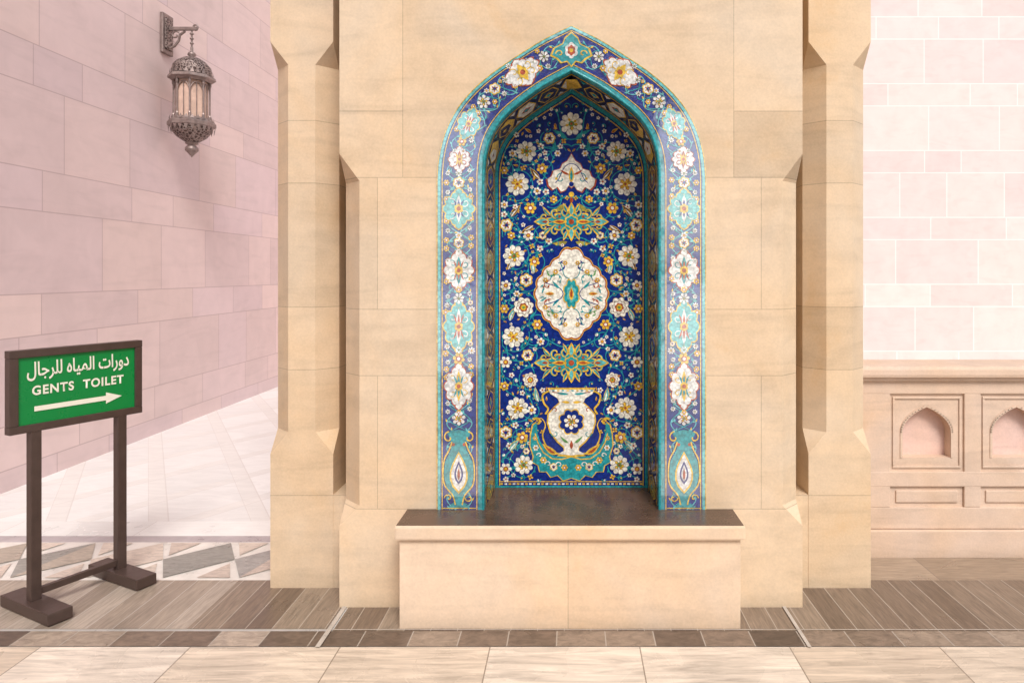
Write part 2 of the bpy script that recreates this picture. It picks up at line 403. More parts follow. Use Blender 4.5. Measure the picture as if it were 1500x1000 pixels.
def budd():
    for i,(x,y,r) in enumerate(buds):
        k=i%7
        if k in(0,3):
            for q in range(5): B.poly(petal(x,y,2*PI*q/5+i,r,r*.7),'cream',3)
            B.poly(disc(x,y,r*.35,6),'red',3.6)
        elif k in(1,6): B.rib(spiral(x,y,r*1.3,.4,i,5.5 if i%2 else -5.5,16),1.05,'turq',3.3); B.poly(disc(x,y,r*.3,6),'gold',3.5)
        elif k==2:
            for q in range(4): B.poly(petal(x,y,2*PI*q/4+i,r,r*.7),'gold',3)
            B.poly(disc(x,y,r*.3,6),'red',3.6)
        elif k==4: B.poly(leafp(x,y-r,i*1.7,r*2.4,r*.9,5,-.2),'gold',3); B.poly(leafp(x,y-r,i*1.7,r*1.6,r*.4,5,-.2),'red',3.6)
        else: B.poly(disc(x,y,r*.5,8),'cream',3); B.rib(spiral(x,y,r*1.2,.4,i,5),1.1,'turq',3.3)
B.both(budd)
flower(B,0,Y(182),17,0,.3,4)
def stem():
    B.rib(bez((0,Y(205)),(26,Y(160)),-.4),1.6,'turq',2)
    B.rib(bez((0,Y(290)),(30,Y(300)),.4),1.6,'turq',2); B.rib(bez((0,Y(215)),(34,Y(222)),.4),1.6,'turq',2)
    B.rib(bez((4,Y(350)),(44,Y(362)),.3),1.6,'turq',2); B.rib(bez((4,Y(505)),(44,Y(496)),-.3),1.6,'turq',2)
    B.poly(leafp(6,Y(354),-.4,22,7,6,.3),'olive',3); B.poly(leafp(6,Y(206),.9,26,7,6,-.3),'turq',3); B.poly(leafp(8,Y(298),-.9,22,8,6,.3),'olive',3)
    for (x,y,a) in ((88,318,2.0),(46,262,.6),(56,330,-.8),(92,395,1.8),(90,470,1.7),(48,588,1.1),(88,615,1.9),(90,660,2),(60,238,1.2),(54,400,1.2)):
        B.poly(leafp(x,Y(y),a,22,8,7,.25),'gold',3.1); B.poly(leafp(x,Y(y),a,20.5,6,7,.25),'brown' if int(x)%3 else 'lturq',3.4); B.poly(leafp(x,Y(y),a,15,2.2,7,.25),'cream',3.6)
B.both(stem)
pal=[(0,226),(6,236),(13,240),(16,247),(26,250),(29,258),(35,262),(33,271),(27,277),(20,273),(15,280),(8,277),(4,271),(0,274)]
def sym(h): return [(x,Y(y)) for x,y in h]+[(-x,Y(y)) for x,y in h[-2:0:-1]]
def scl(h,cy,k): return [(x*k,cy+(y-cy)*k) for x,y in h]
pal=[(x,220+(y-220)*1.02) for x,y in pal]
B.poly(sym(scl(pal,254,1.07)),'red',4); B.poly(sym(pal),'cream',5)
def palin():
    B.rib(spiral(15,Y(262),8,1,1.6,-5),1.4,'turq',6); B.rib(bez((0,Y(240)),(24,Y(268)),.3),1.2,'blue',6)
    B.poly(leafp(3,Y(256),.2,15,3.6,5,.3),'red',7); B.poly(disc(22,Y(262),2.0,8),'gold',7)
B.both(palin)
B.poly(leafp(0,Y(268),PI/2,24,8),'gold',7); B.poly(leafp(0,Y(265),PI/2,16,4),'turq',8); B.poly(disc(0,Y(270),3.6),'blue',8)
B.poly(disc(0,Y(285),4),'gold',5); B.poly(leafp(0,Y(298),PI/2,10,5),'red',5)
arab(B,0,Y(325),54,25)
arab(B,0,Y(531),54,26)
cy=Y(430)
def med(W,H,col,L):
    pts=[]
    for i in range(240):
        th=2*PI*i/240; f=.945+.055*abs(math.sin(9*th+PI/2))
        f*=1+.16*max(0,(abs(math.sin(th))-.90)/.10)**1.5
        f*=1-.05*abs(math.sin(2*th))**3
        pts.append((W*f*math.cos(th),cy+H*f*math.sin(th)))
    B.poly(pts,col,L)
med(55.5,60.5,'gold',3.6); med(54.5,59.4,'red',4.2); med(52.6,57.6,'cream',5)
def minn():
    for sy in (1,-1):
        for (x,y,r,a0,t,c) in ((20,sy*20,11,0,sy*5,'turq'),(34,sy*12,8,2,-sy*5,'red'),(15,sy*38,8,1,sy*5,'blue'),(32,sy*31,7,3,sy*4.6,'green'),(43,sy*6,5,1,sy*4,'turq')):
            p=spiral(x,cy+y,r,1,a0*sy,t); B.rib(p,1.15,c,6); leafy(B,p,c,6.3,8,5,2.0)
        B.rib(bez((3,cy+sy*22),(18,cy+sy*46),-.35*sy),1.2,'turq',6.6); B.rib(bez((12,cy),(42,cy+sy*20),.3*sy),1.1,'blue',6.6)
        for (x,y,r,k) in ((23,sy*32,4.2,2),(38,sy*20,3.8,2),(9,sy*45,3.6,2)): flower(B,x,cy+y,r,k,0,7)
        B.poly(leafp(17,cy+sy*8,sy*.5,15,4,5,sy*.3),'turq',6.8)
    B.poly(leafp(25,cy,0,14,5),'gold',7); B.poly(leafp(27,cy,0,10,2.4),'red',8)
B.both(minn)
B.poly(scal(0,cy,13,23,8,.2,96),'gold',8); B.poly(scal(0,cy,11.2,21,8,.2,96),'turq',9)
B.poly(scal(0,cy,7,13,6,.25,72),'lturq',10); B.poly(leafp(0,cy-10,PI/2,20,7),'gold',11); B.poly(leafp(0,cy-6,PI/2,13,4),'red',12)
boat=[(0,664),(12,668),(26,667),(38,658),(46,645),(50,632),(50,618),(56,622),(59,636),(60,652),(55,668),(57,676),(48,681),(46,690),(36,690),(30,698),(20,695),(12,703),(0,699)]
B.poly(sym(scl(boat,664,1.03)),'gold',3.9); B.poly(sym(boat),'turq',4.6)
def boati():
    B.rib([(x,Y(y)) for x,y in [(0,668),(14,672),(28,671),(41,662),(49,648),(53,634)]],1.6,'gold',5.2)
    B.rib(spiral(50,Y(618),7,1.5,PI*.2,4.6),3.4,'gold',5.6,True)
    for (x,y,r,k) in ((10,684,5,2),(26,683,6,1),(41,673,5,2),(52,655,4.5,3),(53,641,3.5,2)): flower(B,x,Y(y),r,k,0,5.4)
    for (x,y,r) in ((18,680,5),(34,679,5),(47,666,4)): B.rib(spiral(x,Y(y),r,.8,0,5),1.4,'cream',5.3)
    B.rib([(x,Y(y)) for x,y in catmull([(10,664),(28,662),(38,650),(42,636),(38,622),(44,612),(50,616)])],3.2,'gold',6.2,True)
    B.poly(leafp(20,Y(664),.3,26,9,6,.3),'gold',6); B.poly(leafp(24,Y(663),.35,18,4,6,.3),'red',6.5)
B.both(boati)
vase=[(0,570),(33,570),(31,576),(20,583),(17,590),(24,596),(33,606),(34,618),(30,632),(20,645),(11,653),(10,659),(20,664),(0,666)]
B.poly(sym(scl(vase,615,1.06)),'gold',6.6); B.poly(sym(vase),'cream',7.4)
def vi():
    B.rib([(x,Y(y)) for x,y in catmull([(33,572),(42,578),(40,590),(34,598),(38,606)])],2.6,'gold',7)
    B.rib(bez((14,Y(577)),(28,Y(573)),.2),1.2,'red',8); B.poly(leafp(4,Y(577),.1,18,3.4),'turq',8)
    B.rib(spiral(24,Y(634),6,1,0,-5),1.2,'turq',8); B.rib(spiral(24,Y(600),4,1,0,5),1.2,'red',8); B.poly(leafp(4,Y(648),.4,16,4,5,.3),'green',8)
    B.poly(leafp(2,Y(589),.1,13,4),'gold',8)
B.both(vi)
B.poly(scal(0,Y(617),20,20,8,.2,96),'gold',8.2); B.poly(scal(0,Y(617),18,18,8,.2,96),'blue',9)
flower(B,0,Y(617),11,0,.2,9.6)
B.poly(leafp(0,Y(657),PI/2,13,5),'red',8)
for k in range(-4,5): B.rib([(k*7,Y(571.5)),(k*7+3.5,Y(571.5))],2,'gold' if k%2 else 'turq',8)

# ================================================================ FRONT BAND
def fmap(u,w,d): return (u*SW,YW-.006-d,H0+w*SW)
F=Draw(fmap)
ic=[(x/SW,(z-H0)/SW) for x,z in inner]; oc=[(x/SW,(z-H0)/SW) for x,z in outer]
i0=[(x,max(y,Y(748.5))) for x,y in ic]
def lp(t): return [(a[0]+(b[0]-a[0])*t,a[1]+(b[1]-a[1])*t) for a,b in zip(oc,i0)]
def strip(t0,t1,col,L):
    a=lp(t0);b=lp(t1)
    for i in range(len(a)-1):
        d=L*.0006; bb=len(F.v)
        for q in (a[i],b[i],b[i+1],a[i+1]): F.v.append(fmap(q[0]*F.sg,q[1],d))
        F.f.append([bb,bb+1,bb+2,bb+3]); F.i.append(TK.index(col))
def bandbase():
    strip(0,1,'blue',0); strip(0,.018,'gold',2); strip(.025,.085,'lturq',2); strip(.11,.13,'gold',2)
    strip(.855,.875,'gold',2); strip(.895,.985,'turq',2)
    a=oc
    for i in range(len(a)-1):
        bb=len(F.v)
        for q,yy in ((a[i],0),(a[i+1],0),(a[i+1],1),(a[i],1)):
            x,y,z=fmap(q[0]*F.sg,q[1],0); F.v.append((x,y if not yy else YW+.002,z))
        F.f.append([bb,bb+1,bb+2,bb+3]); F.i.append(TK.index('turq'))
    L=[0]; c=lp(.48)
    for p,q in zip(c,c[1:]): L.append(L[-1]+math.dist(p,q))
    N=300
    for ph,am,wl in ((0,.27,74),(PI,.27,74),(.7,.22,43),(PI+.7,.22,43)):
        pts=[];k=0
        for i in range(N+1):
            s=L[-1]*i/N
            while k<len(L)-2 and L[k+1]<s: k+=1
            f=(s-L[k])/(L[k+1]-L[k]); t=.49+am*math.sin(2*PI*s/wl+ph)
            o=[oc[k][j]+(oc[k+1][j]-oc[k][j])*f for j in (0,1)]; n_=[i0[k][j]+(i0[k+1][j]-i0[k][j])*f for j in (0,1)]
            pts.append((o[0]+(n_[0]-o[0])*t,o[1]+(n_[1]-o[1])*t))
        F.rib(pts,1.3,'lturq' if wl>50 else 'turq',2.4); leafy(F,pts,'lturq' if ph else 'gold',2.8,5,5.5,2.2)
    F.rib([(132,Y(747)),(196,Y(747))],3,'turq',3); F.rib([(140,Y(743)),(190,Y(743))],1.4,'gold',3)
F.both(bandbase)
UC=164.5
def cart(x,y,W,H,c1,c2,c3,rot=0):
    F.poly(scal(x,y,W*1.04,H*1.04,10,.17,120,rot=rot,ph=PI/2),'red' if c1=='cream' else 'gold',4); F.poly(scal(x,y,W*.95,H*.96,10,.17,120,rot=rot,ph=PI/2),c1,5)
    ca,sa=math.cos(rot),math.sin(rot)
    for s2 in (1,-1):
        for s1 in (1,-1):
            px,py=s1*W*.4,s2*H*.36
            p=spiral(x+px*ca-py*sa,y+px*sa+py*ca,W*.26,.8,s2*s1*1.0+rot,s1*s2*4.8,20); F.rib(p,1.3,c2,6)
            F.poly(leafp(x,y,rot+math.atan2(s2*H*.75,s1*W*.45),H*.62,3.2,5),c3,6.4)
        F.poly(leafp(x,y,rot+s2*PI/2,H*.8,W*.3),c2,6.8); F.poly(leafp(x,y,rot+s2*PI/2,H*.55,W*.16),c3,7.2)
        a=rot+s2*PI/2; F.poly(leafp(x+H*.84*math.cos(a),y+H*.84*math.sin(a),a,H*.42,W*.6),'red' if c1=='cream' else 'gold',3.5); F.poly(leafp(x+H*.84*math.cos(a),y+H*.84*math.sin(a),a,H*.34,W*.42),c1,5.2)
    F.poly(scal(x,y,W*.28,W*.3,6,.2,48,rot=rot),'gold',7.6); F.poly(disc(x,y,W*.14,8),'red',8.2)
def bo():
    F.poly([(UC+a,Y(b)) for a,b in [(0,742),(14,742),(6,734),(8,724),(18,712),(22,695),(20,675),(12,660),(9,650),(13,642),(17,632),(0,628),(-17,632),(-13,642),(-9,650),(-12,660),(-20,675),(-22,695),(-18,712),(-8,724),(-6,734),(-14,742)]],'turq',4)
    F.poly(leafp(UC,Y(722),PI/2,62,27),'gold',5); F.poly(leafp(UC,Y(718),PI/2,54,22),'cream',6); F.poly(leafp(UC,Y(708),PI/2,34,13),'blue',7); F.poly(leafp(UC,Y(704),PI/2,25,8),'cream',8);F.poly(leafp(UC,Y(702),PI/2,18,4),'red',9)
    for s in (1,-1):
        F.rib(spiral(UC+s*14,Y(640),9,1,PI/2,-s*5),2,'gold',5.5); F.rib([(UC+s*a,Y(b)) for a,b in catmull([(5,738),(9,724),(20,710),(23,694),(21,672),(14,658),(10,646)])],2,'gold',5.6)
        F.rib(spiral(UC+s*15,Y(728),6,1,0,s*5),1.8,'gold',4.4); F.poly(disc(UC+s*8,Y(650),2.5,8),'red',5)
    for (dy,r,k) in ((612,10,0),(525,9,2),(512,5,0),(437,8,0),(424,5,2),(356,8,1),(345,5,3),(268,9,1),(603,4,2),(368,4,0),(254,5,0)):
        flower(F,UC,Y(dy),r,k,.2,4)
    for dy in (600,588,538,528,515,445,432,362,350,336,280,266,252,505,455,380,322,290,410,550):
        for s in (1,-1): flower(F,UC+s*(16+(dy%4)),Y(dy+s*2),3.6+(dy%4)*.5,(dy//5+s)%3 if dy%2 else (2 if dy%4 else 0),dy,3.6)
    cart(UC,Y(565),22,29,'cream','gold','turq'); cart(UC,Y(478),23,33,'lturq','cream','red'); cart(UC,Y(396),23,26,'cream','turq','red')
    cart(UC,Y(306),24,25,'lturq','cream','blue'); cart(UC-1,Y(234),17,16,'cream','red','gold')
    flower(F,160,Y(208),7,2,0,4)
    cart(150,Y(182),17,21,'lturq','cream','red',.35)
    for (x,y,r,k) in ((128,150,10,0),(112,150,4,2),(143,157,4,2),(112,131,9,1),(124,134,4,3),(98,138,4,0),(96,118,5,0),(170,222,4,0),(168,190,4,2),
                      (46,101,5,2),(40,84,8,0),(50,76,4,2),(34,98,4,0),(56,92,4,0),(158,222,4,3),(82,127,4,2),(92,98,4,0),(136,166,4,2),(146,206,4,0),(104,120,3,2)):
        flower(F,x,Y(y),r,k,x*.3,3.8)
    cart(71,Y(107),29,18,'cream','gold','olive',-.62)
F.both(bo)
ap=[(0,50),(9,58),(12,66),(24,72),(28,82),(20,86),(14,92),(6,90),(0,97)]
F.poly(sym(scl(ap,74,1.12)),'gold',4); F.poly(sym(ap),'turq',5)
F.poly(scal(0,Y(75),10,12,6,.2,48),'cream',6); F.poly(scal(0,Y(75),6,8,6,.2,48),'red',7); F.poly(disc(0,Y(75),3,8),'gold',8)
def apx(): F.rib(spiral(17,Y(80),6,1,0,5),1.6,'gold',6); F.poly(leafp(4,Y(64),-.6,12,4),'lturq',6)
F.both(apx)

# ================================================================ REVEAL
fr_=[(-x,z) for x,z in inner]+[(x,z) for x,z in inner[-2::-1]]
bk_=[(-x,z) for x,z in back]+[(x,z) for x,z in back[-2::-1]]
RL=[0]
for p,q in zip(fr_,fr_[1:]): RL.append(RL[-1]+math.dist(p,q))
def rmap(s,t,d):
    s=min(max(s,0),RL[-1])
    lo,hi=0,len(RL)-2
    while lo<hi:
        m_=(lo+hi+1)//2
        if RL[m_]<=s: lo=m_
        else: hi=m_-1
    k=lo; f=(s-RL[k])/(RL[k+1]-RL[k])
    a=[fr_[k][j]+(fr_[k+1][j]-fr_[k][j])*f for j in (0,1)]; b=[bk_[k][j]+(bk_[k+1][j]-bk_[k][j])*f for j in (0,1)]
    tx,tz=fr_[k+1][0]-fr_[k][0],fr_[k+1][1]-fr_[k][1]; l=math.hypot(tx,tz); nx,nz=tz/l,-tx/l
    dd=d+.001
    return (a[0]+(b[0]-a[0])*t+nx*dd, (YW-.006)+(YB-YW+.006)*t, a[1]+(b[1]-a[1])*t+nz*dd)
R=Draw(rmap); TOT=RL[-1]; NN=len(fr_)
def rstrip(t0,t1,col,L):
    for i in range(NN-1):
        b=len(R.v)
        for s,t in ((RL[i],t0),(RL[i],t1),(RL[i+1]-1e-6,t1),(RL[i+1]-1e-6,t0)): R.v.append(rmap(s,t,L*.0006))
        R.f.append([b,b+1,b+2,b+3]); R.i.append(TK.index(col))
rstrip(0,1,'navy',0); rstrip(0,.14,'turq',1); rstrip(.17,.20,'gold',1); rstrip(.80,.83,'gold',1); rstrip(.86,1,'turq',1)
n=int(TOT/.13); hs=TOT/n
for k in range(n):
    s0=(k+.5)*hs; arch=abs(s0-TOT/2)<.62
    w=hs*.46
    c=('cream','navy')[k%2] if arch else ('olive','brown','navy','blue')[k%4]
    R.poly([(s0-w,.5),(s0-w*.5,.27),(s0+w*.5,.27),(s0+w,.5),(s0+w*.5,.73),(s0-w*.5,.73)],'gold',1)
    R.poly([(s0-w*.88,.5),(s0-w*.45,.30),(s0+w*.45,.30),(s0+w*.88,.5),(s0+w*.45,.70),(s0-w*.45,.70)],c,2)
    c2='gold' if c!='cream' else 'red'
    R.poly([(s0-w*.5,.5),(s0,.40),(s0+w*.5,.5),(s0,.60)],c2,3); R.poly([(s0-w*.3,.5),(s0,.44),(s0+w*.3,.5),(s0,.56)],'turq',4)
    for t in (.23,.77):
        R.poly([(s0+hs/2-w*.3,t),(s0+hs/2,t+.10*(1 if t<.5 else -1)),(s0+hs/2+w*.3,t)],'cream' if k%2 else 'turq',1.5)

# ================================================================ PIER
def cfun(levels):
    def f(z):
        for (z0,c0),(z1,c1) in zip(levels,levels[1:]):
            if z0<=z<=z1: return c0+(c1-c0)*(z-z0)/(z1-z0)
        return levels[-1][1]
    return f
TOP=4.6
def loft(name,x0,x1,y0,y1,levels,mat,parent=None,hole=None,zb=.43):
    c=cfun(levels); zs={z for z,_ in levels}
    if hole: zs|={round(z,6) for x,z in hole}|{zb}
    zs=sorted(zs)
    def O(z):
        for (a,b) in zip(hole,hole[1:]):
            if a[1]<=z<=b[1]+1e-6: return a[0]+(b[0]-a[0])*(z-a[1])/max(1e-9,b[1]-a[1])
        return hole[0][0] if z<hole[0][1] else 0
    vs=[];fs=[]
    def q(*p):
        b=len(vs); vs.extend(p); fs.append(list(range(b,b+len(p))))
    for za,zc in zip(zs,zs[1:]):
        ca,cb=c(za),c(zc)
        ra=[(x0+ca,y0),(x0,y0+ca+1e-5),(x0,y1),(x1,y1),(x1,y0+ca+1e-5),(x1-ca,y0)]
        rb=[(x0+cb,y0),(x0,y0+cb+1e-5),(x0,y1),(x1,y1),(x1,y0+cb+1e-5),(x1-cb,y0)]
        for i in range(5): q((*ra[i],za),(*rb[i],zc),(*rb[i+1],zc),(*ra[i+1],za))
        if hole and za>=zb-1e-6 and zc<=hole[-1][1]+1e-5:
            oa,ob=O(za),O(zc)
            q((x0+ca,y0,za),(-oa,y0,za),(-ob,y0,zc),(x0+cb,y0,zc)); q((oa,y0,za),(x1-ca,y0,za),(x1-cb,y0,zc),(ob,y0,zc))
        else: q((x0+ca,y0,za),(x1-ca,y0,za),(x1-cb,y0,zc),(x0+cb,y0,zc))
    z=zs[-1]; q((x0,y0,z),(x1,y0,z),(x1,y1,z),(x0,y1,z))
    return obj(name,vs,fs,mat,parent=parent)
LP=[(0,0),(.368,0),(.46,.09),(1.913,.09),(2.035,0),(TOP,0)]
LW=[(0,0),(.64,0),(.745,.085),(2.49,.085),(2.60,0),(TOP,0)]
holec=[(x,z) for x,z in inner]
pier=loft('stone_pier',-1.04,1.036,YW,4.6,LP,M_st,hole=holec)
loft('wing_west',-1.432,-1.133,3.247,4.5,LW,M_st,pier)
loft('wing_east',1.128,1.424,3.247,4.5,LW,M_st,pier)
box('slot_base_west',(-1.14,-1.03,3.249,4.4,0,.447),M_st,0,pier)
box('slot_base_east',(1.03,1.14,3.249,4.4,0,.447),M_st,0,pier)
box('slot_back_west',(-1.14,-1.03,3.75,4.4,.45,TOP-.01),M_st,0,pier)
box('slot_back_east',(1.03,1.14,3.75,4.4,.45,TOP-.01),M_st,0,pier)
box('cornice',(-1.5,1.5,2.99,4.66,TOP+.002,TOP+.25),M_st,.03,pier)
F.obj('niche_tile_frame',pier,TMF); B.obj('niche_tile_panel',pier); R.obj('niche_tile_reveal',pier)
tube('niche_moulding',[(x,YW-.006,z) for x,z in fr_],.006,TM[TK.index('turq')],pier,8)

bench=box('stone_bench',(-.725,.713,2.877,YW-.002,0,.378),M_bench,.003)
box('bench_coping',(-.742,.730,2.857,YW-.001,.381,.441),M_bench,.009,bench)
def trap():
    z=.4435; t=.003
    xs=[(-.735,2.866),(.723,2.866),(.723,YW-.001),(.396,YW-.001),(.371,YB-.004),(-.371,YB-.004),(-.396,YW-.001),(-.735,YW-.001)]
    vs=[(x,y,z) for x,y in xs]+[(x,y,z-t) for x,y in xs]; n=len(xs)
    return obj('bench_polished_top',vs,[list(range(n))]+[[i,(i+1)%n,n+(i+1)%n,n+i] for i in range(n)],M_slab,parent=bench)
trap()
box('niche_sill',(-.39,.39,YW+.001,YB-.001,.38,.439),M_slab,0,bench)

# opposite side of the arcade (unseen, added dark to shape reflections in the glazed tiles)
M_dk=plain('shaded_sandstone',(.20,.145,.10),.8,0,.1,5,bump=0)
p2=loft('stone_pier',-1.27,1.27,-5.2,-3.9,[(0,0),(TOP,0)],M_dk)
box('unseen_arcade_beam',(-6,6,-5.0,-4.1,4.15,5.1),M_dk,.02,p2)

# ================================================================ WALLS
lw=box('stone_wall',(-4.4,-3.87,-6,9.15,0,6.2),M_lw,0)
bw=box('stone_wall',(-4.4,14,9.2,9.6,0,6.2),M_bw,0)

# ================================================================ PARAPET
par=[]
def pb(b,m=M_par,bev=.003): par.append(box('p',b,m,bev))
X0,X1=1.40,6.2; yf=3.61
pb((X0,X1,yf+.075,yf+.24,0,.93),M_parp,0)
pb((X0,X1,yf-.018,yf+.07,0.0,.146),M_par,.006)
pb((X0,X1,yf-.045,yf+.26,.951,1.013),M_par,.018)
pb((X0,X1,yf-.022,yf+.22,.932,.954),M_par,.008)
pb((X0,X1,yf,yf+.07,.862,.930),M_par,.004)
pb((X0,X1,yf,yf+.07,.149,.262),M_par,.004)
pb((X0,X1,yf,yf+.07,.372,.450),M_par,.004)
pitch=.4765; first=1.69; pw=.389
pb((X0,first-.003,yf+.001,yf+.069,.262,.863),M_par,.004)
for k in range(10):
    a=first+k*pitch; b=a+pw
    if b>X1: break
    pb((b,a+pitch,yf+.001,yf+.069,.262,.863),M_par,.005)
    pb((a+.001,b-.001,yf+.016,yf+.068,.262,.372),M_par,0)
    pb((a+.03,b-.03,yf+.007,yf+.03,.285,.350),M_par,.006)
    cx=(a+b)/2; hw=.128; zb_,zs_,za_=.522,.655,.79
    Rr=((za_-zs_)**2+hw**2)/(2*hw)*1.25; an=math.asin((za_-zs_)/Rr)
    arc=[(hw,zb_),(hw,zs_)]+[(hw-Rr+Rr*math.cos(an*i/12),zs_+Rr*math.sin(an*i/12)) for i in range(1,13)]
    kx=hw/(hw-arc[-1][0])
    arc=[(hw-(hw-w_)*kx,z_) for w_,z_ in arc]; arc[-1]=(0,za_)
    vs=[];fs=[]
    yp=yf+.014
    def q(*p):
        i=len(vs); vs.extend(p); fs.append(list(range(i,i+len(p))))
    q((a,yp,.45),(b,yp,.45),(b,yp,zb_),(a,yp,zb_)); q((a,yp,za_),(b,yp,za_),(b,yp,.862),(a,yp,.862))
    for (w0,z0),(w1,z1) in zip(arc,arc[1:]):
        for s in (1,-1):
            q((cx+s*w0,yp,z0),(cx+s*pw/2,yp,z0),(cx+s*pw/2,yp,z1),(cx+s*w1,yp,z1))
            q((cx+s*w0,yp,z0),(cx+s*w1,yp,z1),(cx+s*w1,yf+.08,z1),(cx+s*w0,yf+.08,z0))
            q((cx+s*(w0+.012),yp-.004,z0),(cx+s*(w1+.012),yp-.004,z1+.01),(cx+s*(w1),yp-.004,z1),(cx+s*w0,yp-.004,z0))
            q((cx+s*(w0+.012),yp-.004,z0),(cx+s*(w1+.012),yp-.004,z1+.01),(cx+s*(w1+.012),yp,z1+.01),(cx+s*(w0+.012),yp,z0))
    q((cx-hw,yp,zb_),(cx+hw,yp,zb_),(cx+hw,yf+.08,zb_),(cx-hw,yf+.08,zb_))
    par.append(obj('p',vs,fs,M_par))
    pb((a+.012,b-.012,yf+.006,yf+.0135,.468,.480),M_par,.003); pb((a+.012,b-.012,yf+.006,yf+.0135,.834,.846),M_par,.003)
    pb((a+.012,a+.024,yf+.006,yf+.0135,.480,.834),M_par,.003); pb((b-.024,b-.012,yf+.006,yf+.0135,.480,.834),M_par,.003)
join(par,'parapet_wall')

# ================================================================ GROUND
M_gr=floormat('courtyard_marble',[(0,(.72,.69,.66)),(1,(.78,.75,.72))],.9,.2,.9,100,(.55,.52,.5),.003,(2,2,1),.3,.05)
sheet('ground',-150,150,-150,150,0,M_gr)
def trellis():
    n=NT('sunlit_white_trellis_marble')
    k=1/.62
    a=n.m('MULTIPLY',n.m('ADD',n.X,n.m('MULTIPLY',n.Y,.62)),k); b=n.m('MULTIPLY',n.m('SUBTRACT',n.X,n.m('MULTIPLY',n.Y,.62)),k)
    fa=n.m('FLOOR',a); fb=n.m('FLOOR',b); ra=n.m('SUBTRACT',a,fa); rb=n.m('SUBTRACT',b,fb)
    la=n.m('LESS_THAN',ra,.2); lb=n.m('LESS_THAN',rb,.2); band=n.m('MAXIMUM',la,lb)
    e=n.m('MINIMUM',n.m('MINIMUM',ra,n.m('ABSOLUTE',n.m('SUBTRACT',ra,.2))),n.m('MINIMUM',rb,n.m('ABSOLUTE',n.m('SUBTRACT',rb,.2))))
    j=n.m('LESS_THAN',e,.007)
    t=n.white(fa,fb)
    col=n.mix(band,n.ramp(t,[(0,(.73,.715,.70)),(1,(.82,.805,.79))]),(.74,.715,.69))  # white marble, made paler to hold the courtyard sunlight in its colour
    v=n.noise(3,6,vec=n.scaled((1,3,1)),rough=.65,dist=1.5)
    col=n.val(n.mr(v,.3,.7,.90,1.05),col); col=n.mix(n.m('MULTIPLY',j,.5),col,(.55,.50,.47))
    return n.fin(col,.28)
pv=empty('marble_pavement')
sheet('trellis_floor',-3.87,-1.2,4.12,9.2,.004,trellis(),pv)
M_wb=floormat('sunlit_white_border_marble',[(0,(.74,.72,.70)),(1,(.82,.80,.78))],.8,.1,jcol=(.6,.56,.53),streak=(1,8,1),vein=.05)  # white marble too, with sunlight put into the colour
sheet('white_border',-3.87,-1.2,3.89,4.12,.0042,M_wb,pv)
M_gl=plain('grey_line_marble',(.42,.37,.38),.3,0,.2,8,bump=0)
sheet('grey_line',-3.87,-1.2,3.80,3.89,.004,M_gl,pv)
M_lt=plain('pale_marble',(.70,.65,.60),.3,0,.15,7,bump=0)
sheet('diamond_band',-3.87,-1.2,3.33,3.80,.0042,M_lt,pv)
dm=[floormat('diamond_marble_%d'%i,[(0,c),(1,tuple(v*1.15 for v in c))],.4,.1,jw=0,streak=(3,10,1),vein=.28) for i,c in enumerate([(.26,.245,.22),(.38,.32,.26),(.56,.47,.40),(.33,.31,.29),(.50,.41,.35)])]
vs=[];fs=[];mi=[]
y0,y1=3.35,3.78; ym=(y0+y1)/2; pt=.375
k=0;x=-3.87+.05
while x<-1.25:
    c=[0,3,1,0,2][k%5]
    ox=.06
    for t_i,t in enumerate([[(x-pt*.5,ym),(x-ox,y0),(x+ox,y1)],[(x-ox,y0),(x+pt*.5,ym),(x+ox,y1)]]):
        b=len(vs); vs+=[(p[0],p[1],.0085) for p in t]; fs.append([b,b+1,b+2]); mi.append(c if t_i==0 else (c if k%3 else (c+1)%5))
    for sgn,yy in ((1,y0),(-1,y1)):
        b=len(vs); xx=x+pt*.5; vs+=[(xx-pt*.22,yy,.0085),(xx+pt*.22,yy,.0085),(xx,yy+sgn*.165,.0085)]; fs.append([b,b+1,b+2]); mi.append(2 if (k+sgn)%3 else 4)
    x+=pt;k+=1
obj('diamond_inlay',vs,fs,dm,mi,pv)
M_sl=floormat('brown_travertine_slats',[(0,(.13,.09,.064)),(.35,(.175,.125,.09)),(.7,(.22,.163,.12)),(1,(.28,.22,.165))],.112,.03,jcol=(.42,.36,.30),jw=.002,streak=(14,1.2,1),vein=.36,rough=.34)
M_sl2=floormat('grey_travertine_slats',[(0,(.24,.185,.145)),(.5,(.33,.265,.21)),(1,(.41,.34,.28))],.112,.03,jcol=(.50,.44,.39),jw=.002,streak=(14,1.2,1),vein=.3,rough=.34)
sheet('slat_paving',-1.0,7,2.857,3.33,.004,M_sl,pv)
sheet('slat_paving_dark',-1.62,-1.03,2.875,3.33,.0043,M_sl,pv)
sheet('slat_paving_pale',-3.87,-1.62,2.875,3.33,.0042,M_sl2,pv)
M_line=plain('pale_inlay',(.46,.41,.36),.3,0,.15,9,bump=0)
sheet('inlay_line_west',-1.025,-1.005,2.727,3.33,.0088,M_line,pv); sheet('inlay_line_east',.945,.960,2.727,3.4,.0088,M_line,pv)
sheet('inlay_line_front',-3.87,7,2.86,2.865,.008,M_line,pv)
M_row=floormat('brown_marble_row',[(0,(.09,.062,.046)),(.35,(.17,.12,.088)),(.7,(.27,.205,.155)),(1,(.40,.32,.255))],.2,.06,jcol=(.40,.35,.30),jw=.0025,streak=(3,5,1),vein=.38,rough=.34)
sheet('tile_row',-3.87,7,2.74,2.857,.004,M_row,pv)
